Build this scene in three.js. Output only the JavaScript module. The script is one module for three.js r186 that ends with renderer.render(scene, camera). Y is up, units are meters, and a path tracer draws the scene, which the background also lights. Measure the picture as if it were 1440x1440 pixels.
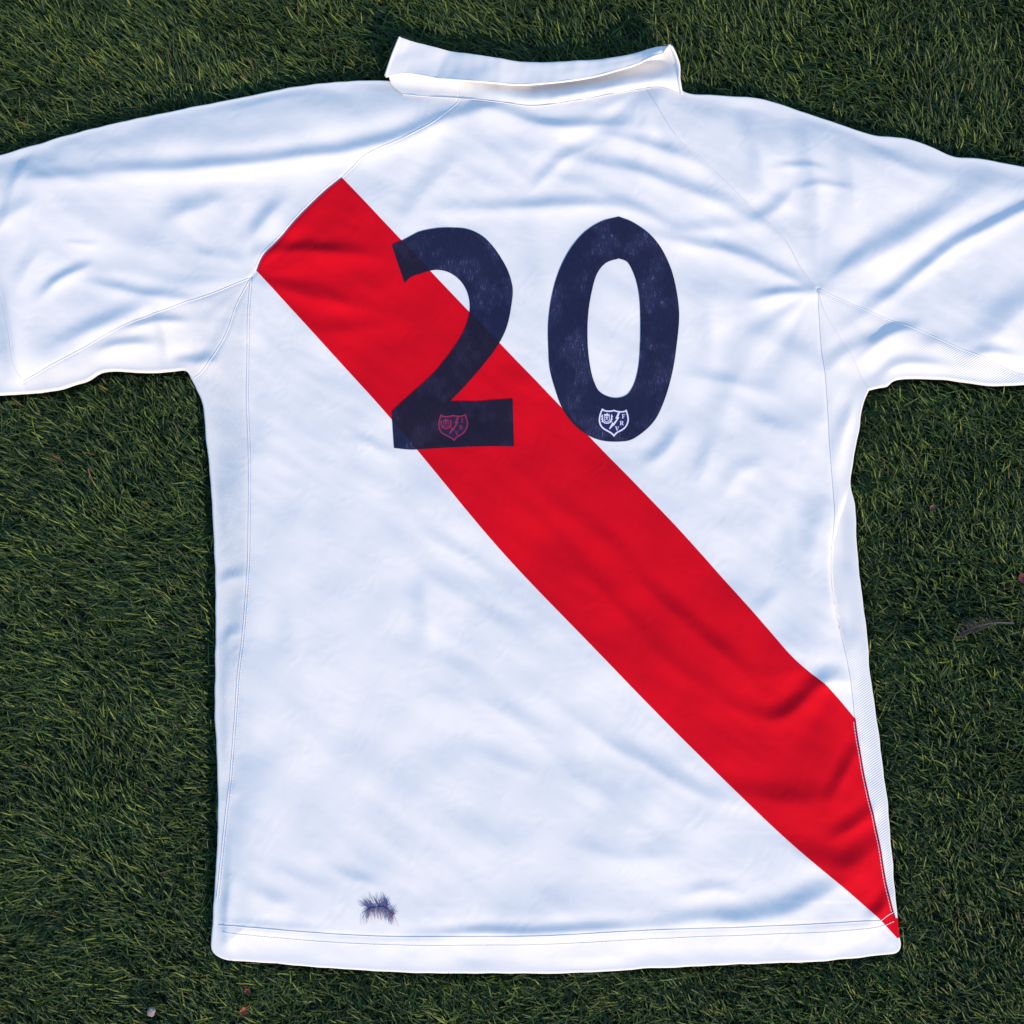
import * as THREE from 'three';
import { ImprovedNoise } from 'three/addons/math/ImprovedNoise.js';
import { mergeGeometries } from 'three/addons/utils/BufferGeometryUtils.js';

// ------------------------------------------------------------------ camera, sky, sun, exposure
const HS = 0.028;                                   // height of the cloth above the turf backing
const DIST = 1.08, TILT = THREE.MathUtils.degToRad(9);
const scene = new THREE.Scene();
const camera = new THREE.PerspectiveCamera(47, 1, 0.05, 40);
camera.position.set(0, HS + DIST * Math.cos(TILT), DIST * Math.sin(TILT));
camera.lookAt(0, HS, 0);
camera.updateMatrixWorld(true); camera.updateProjectionMatrix();

const SUN_AZ = [0.5, 0.866], SUN_EL = THREE.MathUtils.degToRad(23);
const sunDir = new THREE.Vector3(SUN_AZ[0] * Math.cos(SUN_EL), Math.sin(SUN_EL), SUN_AZ[1] * Math.cos(SUN_EL));
{
  const W = 256, H = 128, d = new Float32Array(W * H * 4);
  for (let j = 0; j < H; j++) for (let i = 0; i < W; i++) {
    const el = (j + 0.5) / H * Math.PI - Math.PI / 2, k = Math.pow(1 - Math.max(0, Math.sin(el)), 2.2), o = (j * W + i) * 4;
    const zen = [0.29, 0.515, 0.86], hor = [0.46, 0.62, 0.85];
    for (let c = 0; c < 3; c++) d[o + c] = el < 0 ? [0.06, 0.07, 0.05][c] : zen[c] + (hor[c] - zen[c]) * k;
    d[o + 3] = 1;
  }
  const t = new THREE.DataTexture(d, W, H, THREE.RGBAFormat, THREE.FloatType);
  t.mapping = THREE.EquirectangularReflectionMapping; t.magFilter = t.minFilter = THREE.LinearFilter; t.needsUpdate = true;
  scene.background = t; scene.environment = t;
}
const sun = new THREE.DirectionalLight(new THREE.Color().setRGB(1, 0.755, 0.50), 5.0);
sun.position.copy(sunDir).multiplyScalar(4); sun.castShadow = true; sun.shadow.radius = 3;
sun.shadow.mapSize.set(4096, 4096);
Object.assign(sun.shadow.camera, { left: -0.9, right: 0.9, top: 0.9, bottom: -0.9, near: 0.5, far: 8 });
sun.shadow.bias = -0.0004;
scene.add(sun, sun.target);

const renderer = new THREE.WebGLRenderer({ antialias: true });
renderer.toneMapping = THREE.LinearToneMapping;
renderer.toneMappingExposure = 0.98;
renderer.shadowMap.enabled = true;

// ------------------------------------------------------------------ helpers
let seed = 20; const rnd = () => { seed = (seed + 0x6D2B79F5) | 0; let t = Math.imul(seed ^ (seed >>> 15), 1 | seed); t = (t + Math.imul(t ^ (t >>> 7), 61 | t)) ^ t; return ((t ^ (t >>> 14)) >>> 0) / 4294967296; };
const gauss = () => (rnd() + rnd() + rnd() + rnd() - 2) * 1.0;
const perlin = new ImprovedNoise();
const noise = (x, y, z = 0) => perlin.noise(x + 31.7, y + 17.3, z + 5.1);
const PX = 2 * DIST * Math.tan(THREE.MathUtils.degToRad(23.5)) / 1440;      // metres per photograph pixel at the cloth
const _v = new THREE.Vector3();
function at([px, py], y = HS) {                      // photograph pixel -> [x, z] on the level y
  _v.set(px / 720 - 1, 1 - py / 720, 0.5).unproject(camera).sub(camera.position);
  const t = (y - camera.position.y) / _v.y;
  return [camera.position.x + _v.x * t, camera.position.z + _v.z * t];
}
const lerp = (a, b, t) => a + (b - a) * t;
const smooth = (a, b, x) => { const t = Math.min(1, Math.max(0, (x - a) / (b - a))); return t * t * (3 - 2 * t); };
function spline(pts, step = 0.003) {                 // Catmull-Rom through points, resampled, ends kept exactly
  const n = pts.length, fine = [];
  for (let i = 0; i < n - 1; i++) {
    const p0 = pts[Math.max(0, i - 1)], p1 = pts[i], p2 = pts[i + 1], p3 = pts[Math.min(n - 1, i + 2)];
    const d = (a, b) => Math.max(1e-6, Math.sqrt(Math.hypot(b[0] - a[0], b[1] - a[1])));
    const t1 = i === 0 ? d(p1, p2) : d(p0, p1), t2 = d(p1, p2), t3 = i === n - 2 ? t2 : d(p2, p3), m1 = [0, 0], m2 = [0, 0];
    for (let c = 0; c < 2; c++) {
      const a = i === 0 ? 2 * p1[c] - p2[c] : p0[c], b = i === n - 2 ? 2 * p2[c] - p1[c] : p3[c];
      m1[c] = t2 * ((p1[c] - a) / t1 - (p2[c] - a) / (t1 + t2) + (p2[c] - p1[c]) / t2);
      m2[c] = t2 * ((p2[c] - p1[c]) / t2 - (b - p1[c]) / (t2 + t3) + (b - p2[c]) / t3);
    }
    for (let k = 0; k < 12; k++) {
      const t = k / 12, tt = t * t, ttt = tt * t;
      fine.push([0, 1].map(c => (2 * ttt - 3 * tt + 1) * p1[c] + (ttt - 2 * tt + t) * m1[c] + (3 * tt - 2 * ttt) * p2[c] + (ttt - tt) * m2[c]));
    }
  }
  fine.push(pts[n - 1]);
  const L = [0]; for (let i = 1; i < fine.length; i++) L.push(L[i - 1] + Math.hypot(fine[i][0] - fine[i - 1][0], fine[i][1] - fine[i - 1][1]));
  const tot = L[L.length - 1], m = Math.max(2, Math.round(tot / step)), out = []; let j = 0;
  for (let k = 0; k <= m; k++) {
    const s = tot * k / m; while (j < L.length - 2 && L[j + 1] < s) j++;
    const f = (s - L[j]) / Math.max(1e-9, L[j + 1] - L[j]);
    out.push([lerp(fine[j][0], fine[j + 1][0], f), lerp(fine[j][1], fine[j + 1][1], f)]);
  }
  out[0] = pts[0]; out[m] = pts[n - 1];
  return out;
}
const line = (pts, step) => spline(pts.map(p => at(p)), step);
const rev = a => a.slice().reverse();
const join = (...ls) => { const o = []; for (const l of ls) for (let i = 0; i < l.length - 1; i++) o.push(l[i]); return o; };   // closed ring
function inside(poly, x, z) {
  let c = false;
  for (let i = 0, j = poly.length - 1; i < poly.length; j = i++) {
    const a = poly[i], b = poly[j];
    if ((a[1] > z) !== (b[1] > z) && x < (b[0] - a[0]) * (z - a[1]) / (b[1] - a[1]) + a[0]) c = !c;
  }
  return c;
}
function nearest(pl, x, z) {                         // closest point of an open polyline: distance, side, share of the length
  let best = 1e9, side = 0, at_ = 0, nx = 0, nz = 0;
  for (let i = 0; i < pl.length - 1; i++) {
    const a = pl[i], b = pl[i + 1], dx = b[0] - a[0], dz = b[1] - a[1], l2 = dx * dx + dz * dz;
    const t = Math.min(1, Math.max(0, ((x - a[0]) * dx + (z - a[1]) * dz) / l2)), ex = x - a[0] - t * dx, ez = z - a[1] - t * dz, d = ex * ex + ez * ez;
    if (d < best) { best = d; side = dx * ez - dz * ex; at_ = i + t; }
  }
  return [Math.sqrt(best), side >= 0 ? 1 : -1, at_ / (pl.length - 1)];
}

// ------------------------------------------------------------------ outline and seams of the shirt, from the photograph
const RIM = 0.003;
const runs = {
  sleeveTopL: [[-22, 224], [0, 218], [80, 195], [160, 174], [250, 155], [340, 138], [420, 122], [480, 115], [535, 114], [575, 116], [612, 122], [648, 127]],
  neck: [[648, 127], [675, 132], [708, 139], [745, 141], [780, 140], [812, 134], [847, 128], [882, 119], [905, 113]],
  sleeveR: [[905, 113], [930, 111], [948, 118], [965, 131], [1000, 134], [1060, 137], [1085, 143], [1130, 158], [1180, 175], [1230, 190], [1275, 195], [1310, 207], [1340, 220], [1375, 223], [1410, 229], [1440, 235], [1490, 246], [1520, 258], [1532, 300], [1527, 400], [1515, 500], [1500, 532], [1475, 541]],
  gussetR: [[1475, 541], [1440, 541], [1400, 543], [1360, 539], [1315, 534], [1270, 533], [1255, 537], [1247, 544], [1236, 546], [1222, 549]],
  panelR: [[1222, 549], [1213, 570], [1207, 610], [1200, 650], [1196, 680], [1203, 712], [1205, 760], [1210, 820], [1218, 880], [1223, 940], [1230, 990], [1238, 1050], [1247, 1120], [1254, 1200], [1259, 1265], [1262, 1290]],
  sashEnd: [[1262, 1290], [1265, 1318]],
  hem: [[1265, 1318], [1267, 1330], [1262, 1339], [1240, 1343], [1150, 1352], [1050, 1356], [950, 1360], [850, 1366], [750, 1369], [650, 1369], [550, 1367], [450, 1360], [360, 1353], [312, 1348], [298, 1337], [297, 1315], [299, 1300]],
  bodyL: [[299, 1300], [301, 1262]],
  panelL: [[301, 1262], [305, 1200], [306, 1100], [302, 1000], [303, 900], [302, 800], [298, 700], [290, 620], [284, 565], [276, 547], [270, 535]],
  gussetL: [[270, 535], [262, 522], [240, 523], [200, 525], [165, 522], [145, 525], [120, 537], [80, 549], [38, 554]],
  cuff: [[38, 554], [0, 556], [-32, 558], [-46, 550], [-54, 480], [-64, 380], [-68, 280], [-62, 245], [-48, 232], [-22, 224]],
};
const outer = [], range = {};
for (const k in runs) { const l = spline(runs[k].map(p => at(p, 0.020))); for (let i = 2; i < l.length - 2; i++) { const p = l[i], w = 0.0008 * noise(p[0] * 55, p[1] * 55, 71) + 0.00012 * noise(p[0] * 160, p[1] * 160, 72); l[i] = [p[0] + w, p[1] + w * 0.9]; } range[k] = [outer.length, outer.length + l.length - 1]; for (let i = 0; i < l.length - 1; i++) outer.push(l[i]); }
const N = outer.length, outN = [];
{
  const raw = outer.map((p, i) => { const a = outer[(i + N - 1) % N], b = outer[(i + 1) % N], dx = b[0] - a[0], dz = b[1] - a[1], l = Math.hypot(dx, dz); return [dz / l, -dx / l]; });
  for (let i = 0; i < N; i++) { let x = 0, z = 0; for (let k = -3; k <= 3; k++) { const w = 4 - Math.abs(k), r = raw[(i + k + N) % N]; x += r[0] * w; z += r[1] * w; } const l = Math.hypot(x, z); outN.push([x / l, z / l]); }
}
const inner = outer.map((p, i) => [p[0] - RIM * outN[i][0], p[1] - RIM * outN[i][1]]);
const run = {};
for (const k in range) { const [a, b] = range[k]; run[k] = []; for (let i = a; i <= b; i++) run[k].push(inner[i % N]); }
const startOf = k => run[k][0], endOf = k => run[k][run[k].length - 1];
function seamLine(pts, a, b) { const w = pts.map(p => at(p)); if (a) w[0] = a; if (b) w[w.length - 1] = b; return spline(w); }
const P = p => at(p);
const R1 = P([481, 249]), R2 = P([361, 381]), J1 = P([353, 391]), K1 = P([30, 535]), J2 = P([1149, 408]), S1 = P([1204, 1010]), H2 = P([1240, 1295]);
const S2 = startOf('hem'), SE = startOf('sashEnd');
const seam = {
  cuffA: seamLine([[-22, 224], [-19, 300], [-9, 370], [0, 415], [13, 468], [20, 515], [30, 535]], startOf('sleeveTopL'), K1),
  cuffB: seamLine([[30, 535], [38, 554]], K1, startOf('cuff')),
  gussetL: seamLine([[30, 535], [65, 516], [100, 498], [143, 475], [180, 456], [217, 442], [260, 427], [300, 413], [353, 391]], K1, J1),
  raglanLa: seamLine([[648, 127], [646, 136], [625, 160], [605, 177], [570, 195], [537, 209], [512, 221], [481, 249]], endOf('sleeveTopL'), R1),
  raglanLb: seamLine([[481, 249], [455, 270], [430, 294], [405, 323], [384, 346], [368, 365], [361, 381]], R1, R2),
  raglanLc: spline([R2, J1]),
  underL: seamLine([[353, 391], [344, 408], [333, 430], [320, 467], [305, 493], [287, 517], [270, 535]], J1, startOf('gussetL')),
  sideL: seamLine([[353, 391], [350, 427], [348, 493], [347, 567], [350, 640], [350, 720], [348, 800], [340, 900], [333, 960], [328, 1020], [322, 1090], [315, 1150], [309, 1210], [301, 1262]], J1, startOf('panelL')),
  sashLowA: seamLine([[361, 381], [445, 473], [550, 589], [700, 769], [830, 906], [960, 1039], [1110, 1184], [1200, 1260], [1240, 1295]], R2, H2),
  sashLowB: seamLine([[1240, 1295], [1265, 1318]], H2, S2),
  sashTop: seamLine([[481, 249], [560, 333], [700, 480], [840, 624], [960, 750], [1080, 885], [1115, 925], [1165, 968], [1204, 1010]], R1, S1),
  sideR: seamLine([[1149, 408], [1153, 453], [1157, 500], [1163, 547], [1168, 627], [1173, 690], [1174, 725], [1172, 752], [1170, 785], [1170, 815], [1173, 842], [1179, 870], [1187, 905], [1194, 935], [1200, 972], [1204, 1010]], J2, S1),
  sashSide: seamLine([[1204, 1010], [1209, 1045], [1220, 1105], [1235, 1170], [1247, 1235], [1256, 1275], [1262, 1290]], S1, SE),
  raglanR: seamLine([[905, 113], [914, 128], [928, 155], [943, 180], [960, 202], [990, 226], [1025, 260], [1070, 305], [1105, 342], [1127, 378], [1149, 408]], endOf('neck'), J2),
  gussetR: seamLine([[1149, 408], [1200, 429], [1250, 449], [1293, 465], [1343, 487], [1393, 507], [1433, 523], [1475, 541]], J2, startOf('gussetR')),
  underR: seamLine([[1149, 408], [1157, 433], [1173, 460], [1193, 490], [1210, 520], [1222, 549]], J2, startOf('panelR')),
  hem: seamLine([[299, 1300], [330, 1303], [400, 1309], [480, 1315], [560, 1318], [640, 1318], [720, 1317], [800, 1314], [900, 1309], [1000, 1306], [1100, 1302], [1180, 1298], [1240, 1295]], startOf('bodyL'), H2),
};
const polys = {
  cuff: join(run.cuff, seam.cuffA, seam.cuffB),
  sleeveL: join(run.sleeveTopL, seam.raglanLa, seam.raglanLb, seam.raglanLc, rev(seam.gussetL), rev(seam.cuffA)),
  gussetL: join(seam.gussetL, seam.underL, run.gussetL, rev(seam.cuffB)),
  panelL: join(seam.sideL, run.panelL, rev(seam.underL)),
  backTop: join(run.neck, seam.raglanR, seam.sideR, rev(seam.sashTop), rev(seam.raglanLa)),
  sash: join(seam.sashTop, seam.sashSide, run.sashEnd, rev(seam.sashLowB), rev(seam.sashLowA), rev(seam.raglanLb)),
  backLow: join(seam.sashLowA, rev(seam.hem), run.bodyL, rev(seam.sideL), rev(seam.raglanLc)),
  hem: join(seam.sashLowB, run.hem, seam.hem),
  sleeveR: join(run.sleeveR, rev(seam.gussetR), rev(seam.raglanR)),
  gussetR: join(seam.gussetR, run.gussetR, rev(seam.underR)),
  panelR: join(seam.underR, run.panelR, rev(seam.sashSide), rev(seam.sideR)),
};

// ------------------------------------------------------------------ folds: lines whose far slope turns away from the sun; [slope, half width in px, points]
const FOLDS = [
  // left sleeve and shoulder
  [0.34, 11, [[140, 235], [230, 231], [330, 226], [430, 213], [500, 203], [570, 184], [625, 160], [668, 148]]],
  [0.16, 13, [[235, 296], [270, 284], [315, 268]]], [0.17, 10, [[342, 335], [360, 312], [392, 278]]],
  [0.28, 7, [[58, 408], [78, 390], [118, 370]]], [0.24, 7, [[130, 392], [165, 400], [200, 409], [268, 418]]],
  [0.14, 3.5, [[95, 338], [115, 340], [135, 342]]], [0.2, 11, [[85, 472], [125, 457], [165, 440], [203, 422]]],
  [0.3, 7, [[135, 487], [165, 480], [210, 477]]], [0.28, 6, [[175, 460], [215, 449], [262, 448]]],
  [0.36, 8, [[232, 511], [262, 504], [298, 501]]], [0.2, 6, [[215, 445], [224, 470], [229, 508]]],
  [0.3, 15, [[-8, 400], [2, 470], [10, 545]]], [0.12, 8, [[3, 300], [14, 258], [36, 214]]],
  [0.14, 9, [[45, 246], [90, 246], [150, 250]]], [0.15, 11, [[-15, 318], [10, 296], [38, 280]]],
  [0.1, 18, [[120, 300], [190, 330], [260, 345]]], [0.1, 14, [[300, 195], [380, 190], [460, 180]]], [0.12, 9, [[20, 400], [30, 375], [50, 350]]],
  [0.12, 8, [[275, 350], [310, 355], [345, 365]]], [0.1, 12, [[120, 370], [180, 372], [240, 385]]],
  // below the collar
  [0.27, 9, [[680, 146], [718, 154], [760, 169], [805, 172], [850, 168], [890, 172]]],
  [0.16, 8, [[750, 256], [768, 238], [790, 218], [826, 200]]], [0.14, 8, [[672, 190], [700, 210], [722, 228], [746, 254]]],
  [0.22, 9, [[845, 180], [890, 192], [930, 204], [985, 224]]],
  [0.26, 10, [[825, 221], [870, 229], [907, 237], [973, 263], [1020, 280], [1053, 299], [1087, 318], [1125, 358]]],
  [0.2, 9, [[640, 288], [720, 286], [803, 283], [860, 284], [907, 297], [953, 316], [1015, 312]]], [0.11, 9, [[790, 244], [850, 266], [910, 294]]],
  [0.27, 9, [[925, 326], [987, 340], [1037, 351], [1087, 373], [1145, 402]]], [0.26, 6.5, [[1058, 417], [1100, 410], [1150, 408]]],
  [0.1, 13, [[640, 215], [600, 250], [560, 300]]], [0.09, 14, [[730, 330], [750, 380], [760, 440]]],
  // right of the digits
  [0.09, 12, [[1070, 460], [1105, 478], [1145, 500]]], [0.12, 8, [[980, 523], [1035, 533], [1085, 548]]], [0.17, 9, [[905, 645], [928, 630], [948, 600]]],
  [0.1, 9, [[975, 672], [985, 645], [995, 615]]], [0.1, 9, [[1060, 586], [1085, 592], [1120, 604]]], [0.13, 17, [[1118, 810], [1130, 750], [1150, 690]]],
  [0.08, 9, [[1055, 858], [1072, 842], [1092, 824]]], [0.2, 9, [[1140, 962], [1160, 950], [1195, 948]]], [0.1, 10, [[1010, 690], [1030, 660], [1070, 640]]],
  [0.08, 14, [[1000, 600], [1010, 560], [1040, 500]]], [0.1, 10, [[1085, 700], [1100, 730], [1105, 780]]], [0.12, 12, [[960, 400], [985, 440], [990, 500]]],
  // right shoulder and sleeve
  [0.17, 10, [[1040, 168], [1056, 210], [1064, 250]]], [0.17, 11, [[1122, 192], [1132, 245], [1140, 300]]], [0.14, 11, [[1178, 210], [1186, 245], [1190, 290]]],
  [0.18, 9, [[1062, 300], [1085, 290], [1105, 268]]], [0.16, 5, [[1090, 232], [1125, 230], [1160, 236]]], [0.14, 5, [[1120, 260], [1150, 258], [1190, 262]]],
  [0.2, 15, [[1165, 385], [1215, 356], [1265, 326], [1310, 297], [1365, 262]]], [0.48, 8.5, [[1222, 428], [1260, 400], [1300, 368], [1340, 338], [1380, 318], [1440, 288], [1510, 262]]],
  [0.16, 17, [[1370, 480], [1415, 432], [1475, 395]]], [0.26, 6.5, [[1368, 494], [1395, 491], [1435, 497]]], [0.12, 10, [[1225, 205], [1270, 225], [1320, 240]]],
  [0.2, 9, [[1160, 512], [1185, 490], [1218, 470]]], [0.32, 8, [[1205, 498], [1228, 478], [1250, 464], [1282, 456]]], [0.45, 8, [[1238, 530], [1250, 513], [1270, 505], [1300, 507], [1335, 516]]],
  [0.22, 9, [[1168, 650], [1178, 605], [1204, 555]]], [0.12, 8, [[1300, 480], [1320, 475], [1345, 490]]],
  // lower back
  [0.12, 13, [[540, 722], [563, 747], [613, 800], [663, 828], [713, 876], [760, 912]]], [0.13, 9, [[568, 695], [590, 725], [613, 752], [663, 778], [713, 817], [772, 866]]],
  [0.11, 9, [[590, 908], [640, 930], [690, 964], [740, 1004], [790, 1030]]], [0.08, 11, [[430, 560], [470, 612], [520, 668], [560, 700]]], [0.16, 8, [[503, 612], [525, 620], [555, 636]]],
  [0.13, 11, [[582, 825], [588, 860], [594, 900]]], [0.05, 40, [[360, 690], [440, 740], [520, 810], [570, 870]]],
  [0.1, 12, [[410, 975], [430, 1003], [467, 1047], [497, 1087], [530, 1147], [590, 1205]]], [0.13, 7, [[395, 1215], [415, 1226], [455, 1246]]], [0.16, 8, [[355, 1240], [380, 1256], [408, 1266]]],
  [0.13, 6, [[468, 1214], [490, 1226], [525, 1238]]], [0.12, 8, [[665, 970], [713, 997], [770, 1036]]], [0.09, 10, [[655, 1045], [700, 1062], [765, 1082]]],
  [0.16, 9, [[795, 988], [830, 1015], [868, 1043], [922, 1072], [977, 1104], [1050, 1126]]], [0.11, 9, [[750, 1022], [785, 1062], [814, 1086], [885, 1130]]],
  [0.13, 6.5, [[962, 1251], [1000, 1244], [1042, 1250]]], [0.2, 11, [[1030, 1284], [1065, 1278], [1103, 1272], [1150, 1248], [1190, 1226]]], [0.2, 8, [[945, 1288], [1000, 1284], [1060, 1290]]],
  [0.3, 6, [[605, 1312], [680, 1306], [740, 1308], [820, 1303], [900, 1300]]], [0.16, 5, [[325, 1297], [370, 1301], [440, 1306]]], [0.2, 8, [[316, 1235], [309, 1290], [313, 1345]]],
  [0.16, 7, [[298, 814], [318, 806], [342, 803]]], [0.18, 7, [[305, 950], [308, 1000], [308, 1070]]], [0.14, 7, [[298, 912], [315, 890], [335, 880]]], [0.12, 8, [[300, 1130], [312, 1115], [322, 1100]]],
  [0.08, 12, [[380, 600], [400, 640], [440, 690]]], [0.07, 16, [[640, 1130], [690, 1170], [740, 1180]]], [0.07, 14, [[380, 1120], [420, 1170], [480, 1200]]], [0.08, 11, [[820, 1180], [880, 1195], [950, 1190]]],
  [0.1, 9, [[360, 440], [380, 470], [420, 510]]], [0.08, 12, [[395, 850], [400, 900], [420, 960]]],
  // sash
  [0.26, 9, [[368, 350], [405, 345], [450, 347], [515, 352]]], [0.2, 9, [[372, 393], [415, 404], [460, 415], [530, 430]]], [0.1, 12, [[430, 458], [490, 452], [560, 445]]],
  [0.28, 10, [[830, 735], [877, 774], [910, 816], [960, 860], [1000, 895], [1043, 932], [1072, 975]]], [0.18, 9, [[780, 745], [843, 815], [893, 870], [947, 927], [1010, 970]]],
  [0.19, 9, [[1030, 985], [1085, 1003], [1115, 988], [1138, 960], [1165, 942]]], [0.2, 7, [[1165, 1115], [1183, 1082], [1204, 1045]]], [0.24, 8, [[1170, 1170], [1195, 1156], [1230, 1132]]],
  [0.2, 13, [[1100, 1172], [1140, 1196], [1180, 1206], [1235, 1172]]], [0.16, 12, [[1010, 1088], [1060, 1106], [1110, 1114], [1150, 1112]]], [0.26, 7, [[1218, 1290], [1238, 1272], [1256, 1248]]], [0.1, 12, [[620, 560], [680, 600], [740, 660]]],
].map(([slope, w, pts]) => {
  const e = (a, b, k) => [a[0] + (a[0] - b[0]) * k, a[1] + (a[1] - b[1]) * k], n = pts.length, len = pts.reduce((q, p, i) => i ? q + Math.hypot(p[0] - pts[i - 1][0], p[1] - pts[i - 1][1]) : 0, 0);
  const k0 = 0.32 * len / Math.hypot(pts[1][0] - pts[0][0], pts[1][1] - pts[0][1]), k1 = 0.32 * len / Math.hypot(pts[n - 1][0] - pts[n - 2][0], pts[n - 1][1] - pts[n - 2][1]);
  const pl = line([e(pts[0], pts[1], k0), ...pts, e(pts[n - 1], pts[n - 2], k1)], 0.006), W = w * PX * 1.25; let s = 0;
  for (let i = 0; i < pl.length - 1; i++) { const dx = pl[i + 1][0] - pl[i][0], dz = pl[i + 1][1] - pl[i][1]; s += -dz * SUN_AZ[0] + dx * SUN_AZ[1]; }
  const xs = pl.map(p => p[0]), zs = pl.map(p => p[1]), m = W * 3.6;
  return { pl, W, slope: Math.min(0.62, 1.95 * slope) * (s >= 0 ? 1 : -1), box: [Math.min(...xs) - m, Math.max(...xs) + m, Math.min(...zs) - m, Math.max(...zs) + m] };
});
const TUCK = line([[1198, 672], [1187, 706], [1178, 735], [1172, 762], [1170, 800], [1173, 842], [1179, 872], [1190, 918]], 0.004);
const seamLists = Object.entries(seam).filter(([k]) => !k.startsWith('sashLow') && k !== 'sashTop' && k !== 'sashSide').map(([k, pl]) => { const xs = pl.map(p => p[0]), zs = pl.map(p => p[1]); return { pl, box: [Math.min(...xs) - 0.02, Math.max(...xs) + 0.02, Math.min(...zs) - 0.02, Math.max(...zs) + 0.02] }; });
const hit = (b, x, z) => x > b[0] && x < b[1] && z > b[2] && z < b[3];

// raster of the cloth's height
const G = 0.0013, X0 = -0.56, Z0 = -0.50, NX = Math.ceil(1.12 / G), NZ = Math.ceil(1.0 / G), HT = new Float32Array(NX * NZ);
const ringD = [...inner, inner[0]];
const FANS = [[[1149, 408], 0.0042, 0.11, 2.6], [[353, 391], 0.0042, 0.11, 2.6], [[650, 135], 0.0042, 0.09, 2.2], [[910, 122], 0.0045, 0.11, 2.6], [[1260, 1300], 0.004, 0.08, 2.4], [[1190, 940], 0.004, 0.08, 2.4]].map(([p, ...q]) => [...at(p), ...q]);
const fn = (x, z) => {
  let h = 0.0030 * noise(x * 9, z * 9, 2) + 0.0014 * noise(x * 20 + z * 9, z * 22 - x * 6, 4);
  const a = x * 0.77 + z * 0.64, b = -x * 0.64 + z * 0.77;                       // creases run mostly down to the right
  h += 0.00042 * noise(a * 34, b * 90, 7) * (0.4 + 0.9 * smooth(-0.2, 0.4, noise(x * 6, z * 6, 9)));
  h += 0.00010 * (1 - Math.abs(noise(a * 60 + 2 * noise(x * 30, z * 30, 1), b * 80, 11)) * 2.4);
  h += 0.00004 * noise(x * 210, z * 210, 13);
  h += 0.0021 * noise(a * 7, b * 27, 15) * (0.35 + smooth(-0.3, 0.3, noise(x * 5, z * 5, 19)));                     // long soft ripples across the back
  h += 0.00075 * noise(a * 15, b * 62, 25) * smooth(-0.15, 0.35, noise(x * 7, z * 7, 29));
  for (const [cx, cz, A, R, F] of FANS) {                                                                            // creases fanning from armpits and neck
    const dx = x - cx, dz = z - cz, rr = Math.hypot(dx, dz); if (rr > 4 * R) continue;
    const th = Math.atan2(dz, dx);
    h += A * noise(Math.cos(th) * F, Math.sin(th) * F, 40 + cx * 9 + rr * 5) * smooth(0.008, 0.07, rr) * Math.exp(-rr / R);
  }
  for (const f of FOLDS) {
    if (!hit(f.box, x, z)) continue;
    const [d, sd, t] = nearest(f.pl, x, z), s = d * sd;
    const w = f.W, sg = f.slope < 0 ? -s : s, c = sg - 0.85 * w;                     // soft hollow, then a crisper ridge on the side of the sun
    h += Math.abs(f.slope) * (0.55 * sg * Math.exp(-s * s / (2 * w * w)) + 0.62 * w * Math.exp(-Math.sqrt(c * c + 0.09 * w * w) / (1.15 * w))) * smooth(0, 0.42, t) * smooth(1, 0.58, t);
  }
  for (const q of seamLists) {
    if (!hit(q.box, x, z)) continue;
    const [d, , t] = nearest(q.pl, x, z);
    h -= 0.00045 * Math.exp(-((d / 0.0016) ** 2));
    h += 0.00012 * noise(t * 40, q.pl.length) * Math.sin(t * q.pl.length * 0.003 / 0.0075 * 6.283 + 4 * noise(t * 9, 3)) * Math.exp(-((d / 0.006) ** 2)) * (d / 0.004);
  }
  { const [d, sd, t] = nearest(TUCK, x, z);
    if (d < 0.08) { const k = smooth(0, 0.25, t) * smooth(1, 0.75, t), s = -d * sd;    // right of the line the panel lies under the fold
      h += k * (s > 0 ? -0.0065 * Math.exp(-s / 0.018) * smooth(0, 0.0016, s) : 0.0028 * Math.exp(s / 0.012) * (1 - Math.exp(s / 0.003))); } }
  return h;
};
for (let j = 0; j < NZ; j++) for (let i = 0; i < NX; i++) {
  const x = X0 + i * G, z = Z0 + j * G;
  let b = 1e9, kb = 0;
  for (let k = 0; k < ringD.length - 1; k += 3) { if (k > range.neck[0] && k < range.neck[1]) continue; const p = ringD[k], dx = x - p[0], dz = z - p[1], d = dx * dx + dz * dz; if (d < b) { b = d; kb = k; } }
  let d = Math.sqrt(b);
  if (d < 0.09) { const part = []; for (let k = -5; k <= 5; k++) { const m = (kb + k + N) % N; if (m <= range.neck[0] || m >= range.neck[1]) part.push(inner[m]); } d = part.length > 1 ? nearest(part, x, z)[0] : d; }
  HT[j * NX + i] = fn(x, z) * (0.35 + 0.65 * smooth(0, 0.012, d)) + 0.0055 * (1 - Math.exp(-((d / 0.022) ** 2))) + 0.0225;
}
function hgt(x, z) {
  const u = Math.min(NX - 2.001, Math.max(0, (x - X0) / G)), v = Math.min(NZ - 2.001, Math.max(0, (z - Z0) / G)), i = u | 0, j = v | 0, f = u - i, g = v - j, o = j * NX + i;
  return lerp(lerp(HT[o], HT[o + 1], f), lerp(HT[o + NX], HT[o + NX + 1], f), g);
}
function nrm(x, z) { const e = G * 1.0, a = (hgt(x - e, z) - hgt(x + e, z)) / (2 * e), b = (hgt(x, z - e) - hgt(x, z + e)) / (2 * e), l = Math.hypot(a, 1, b); return [a / l, 1 / l, b / l]; }

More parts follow.
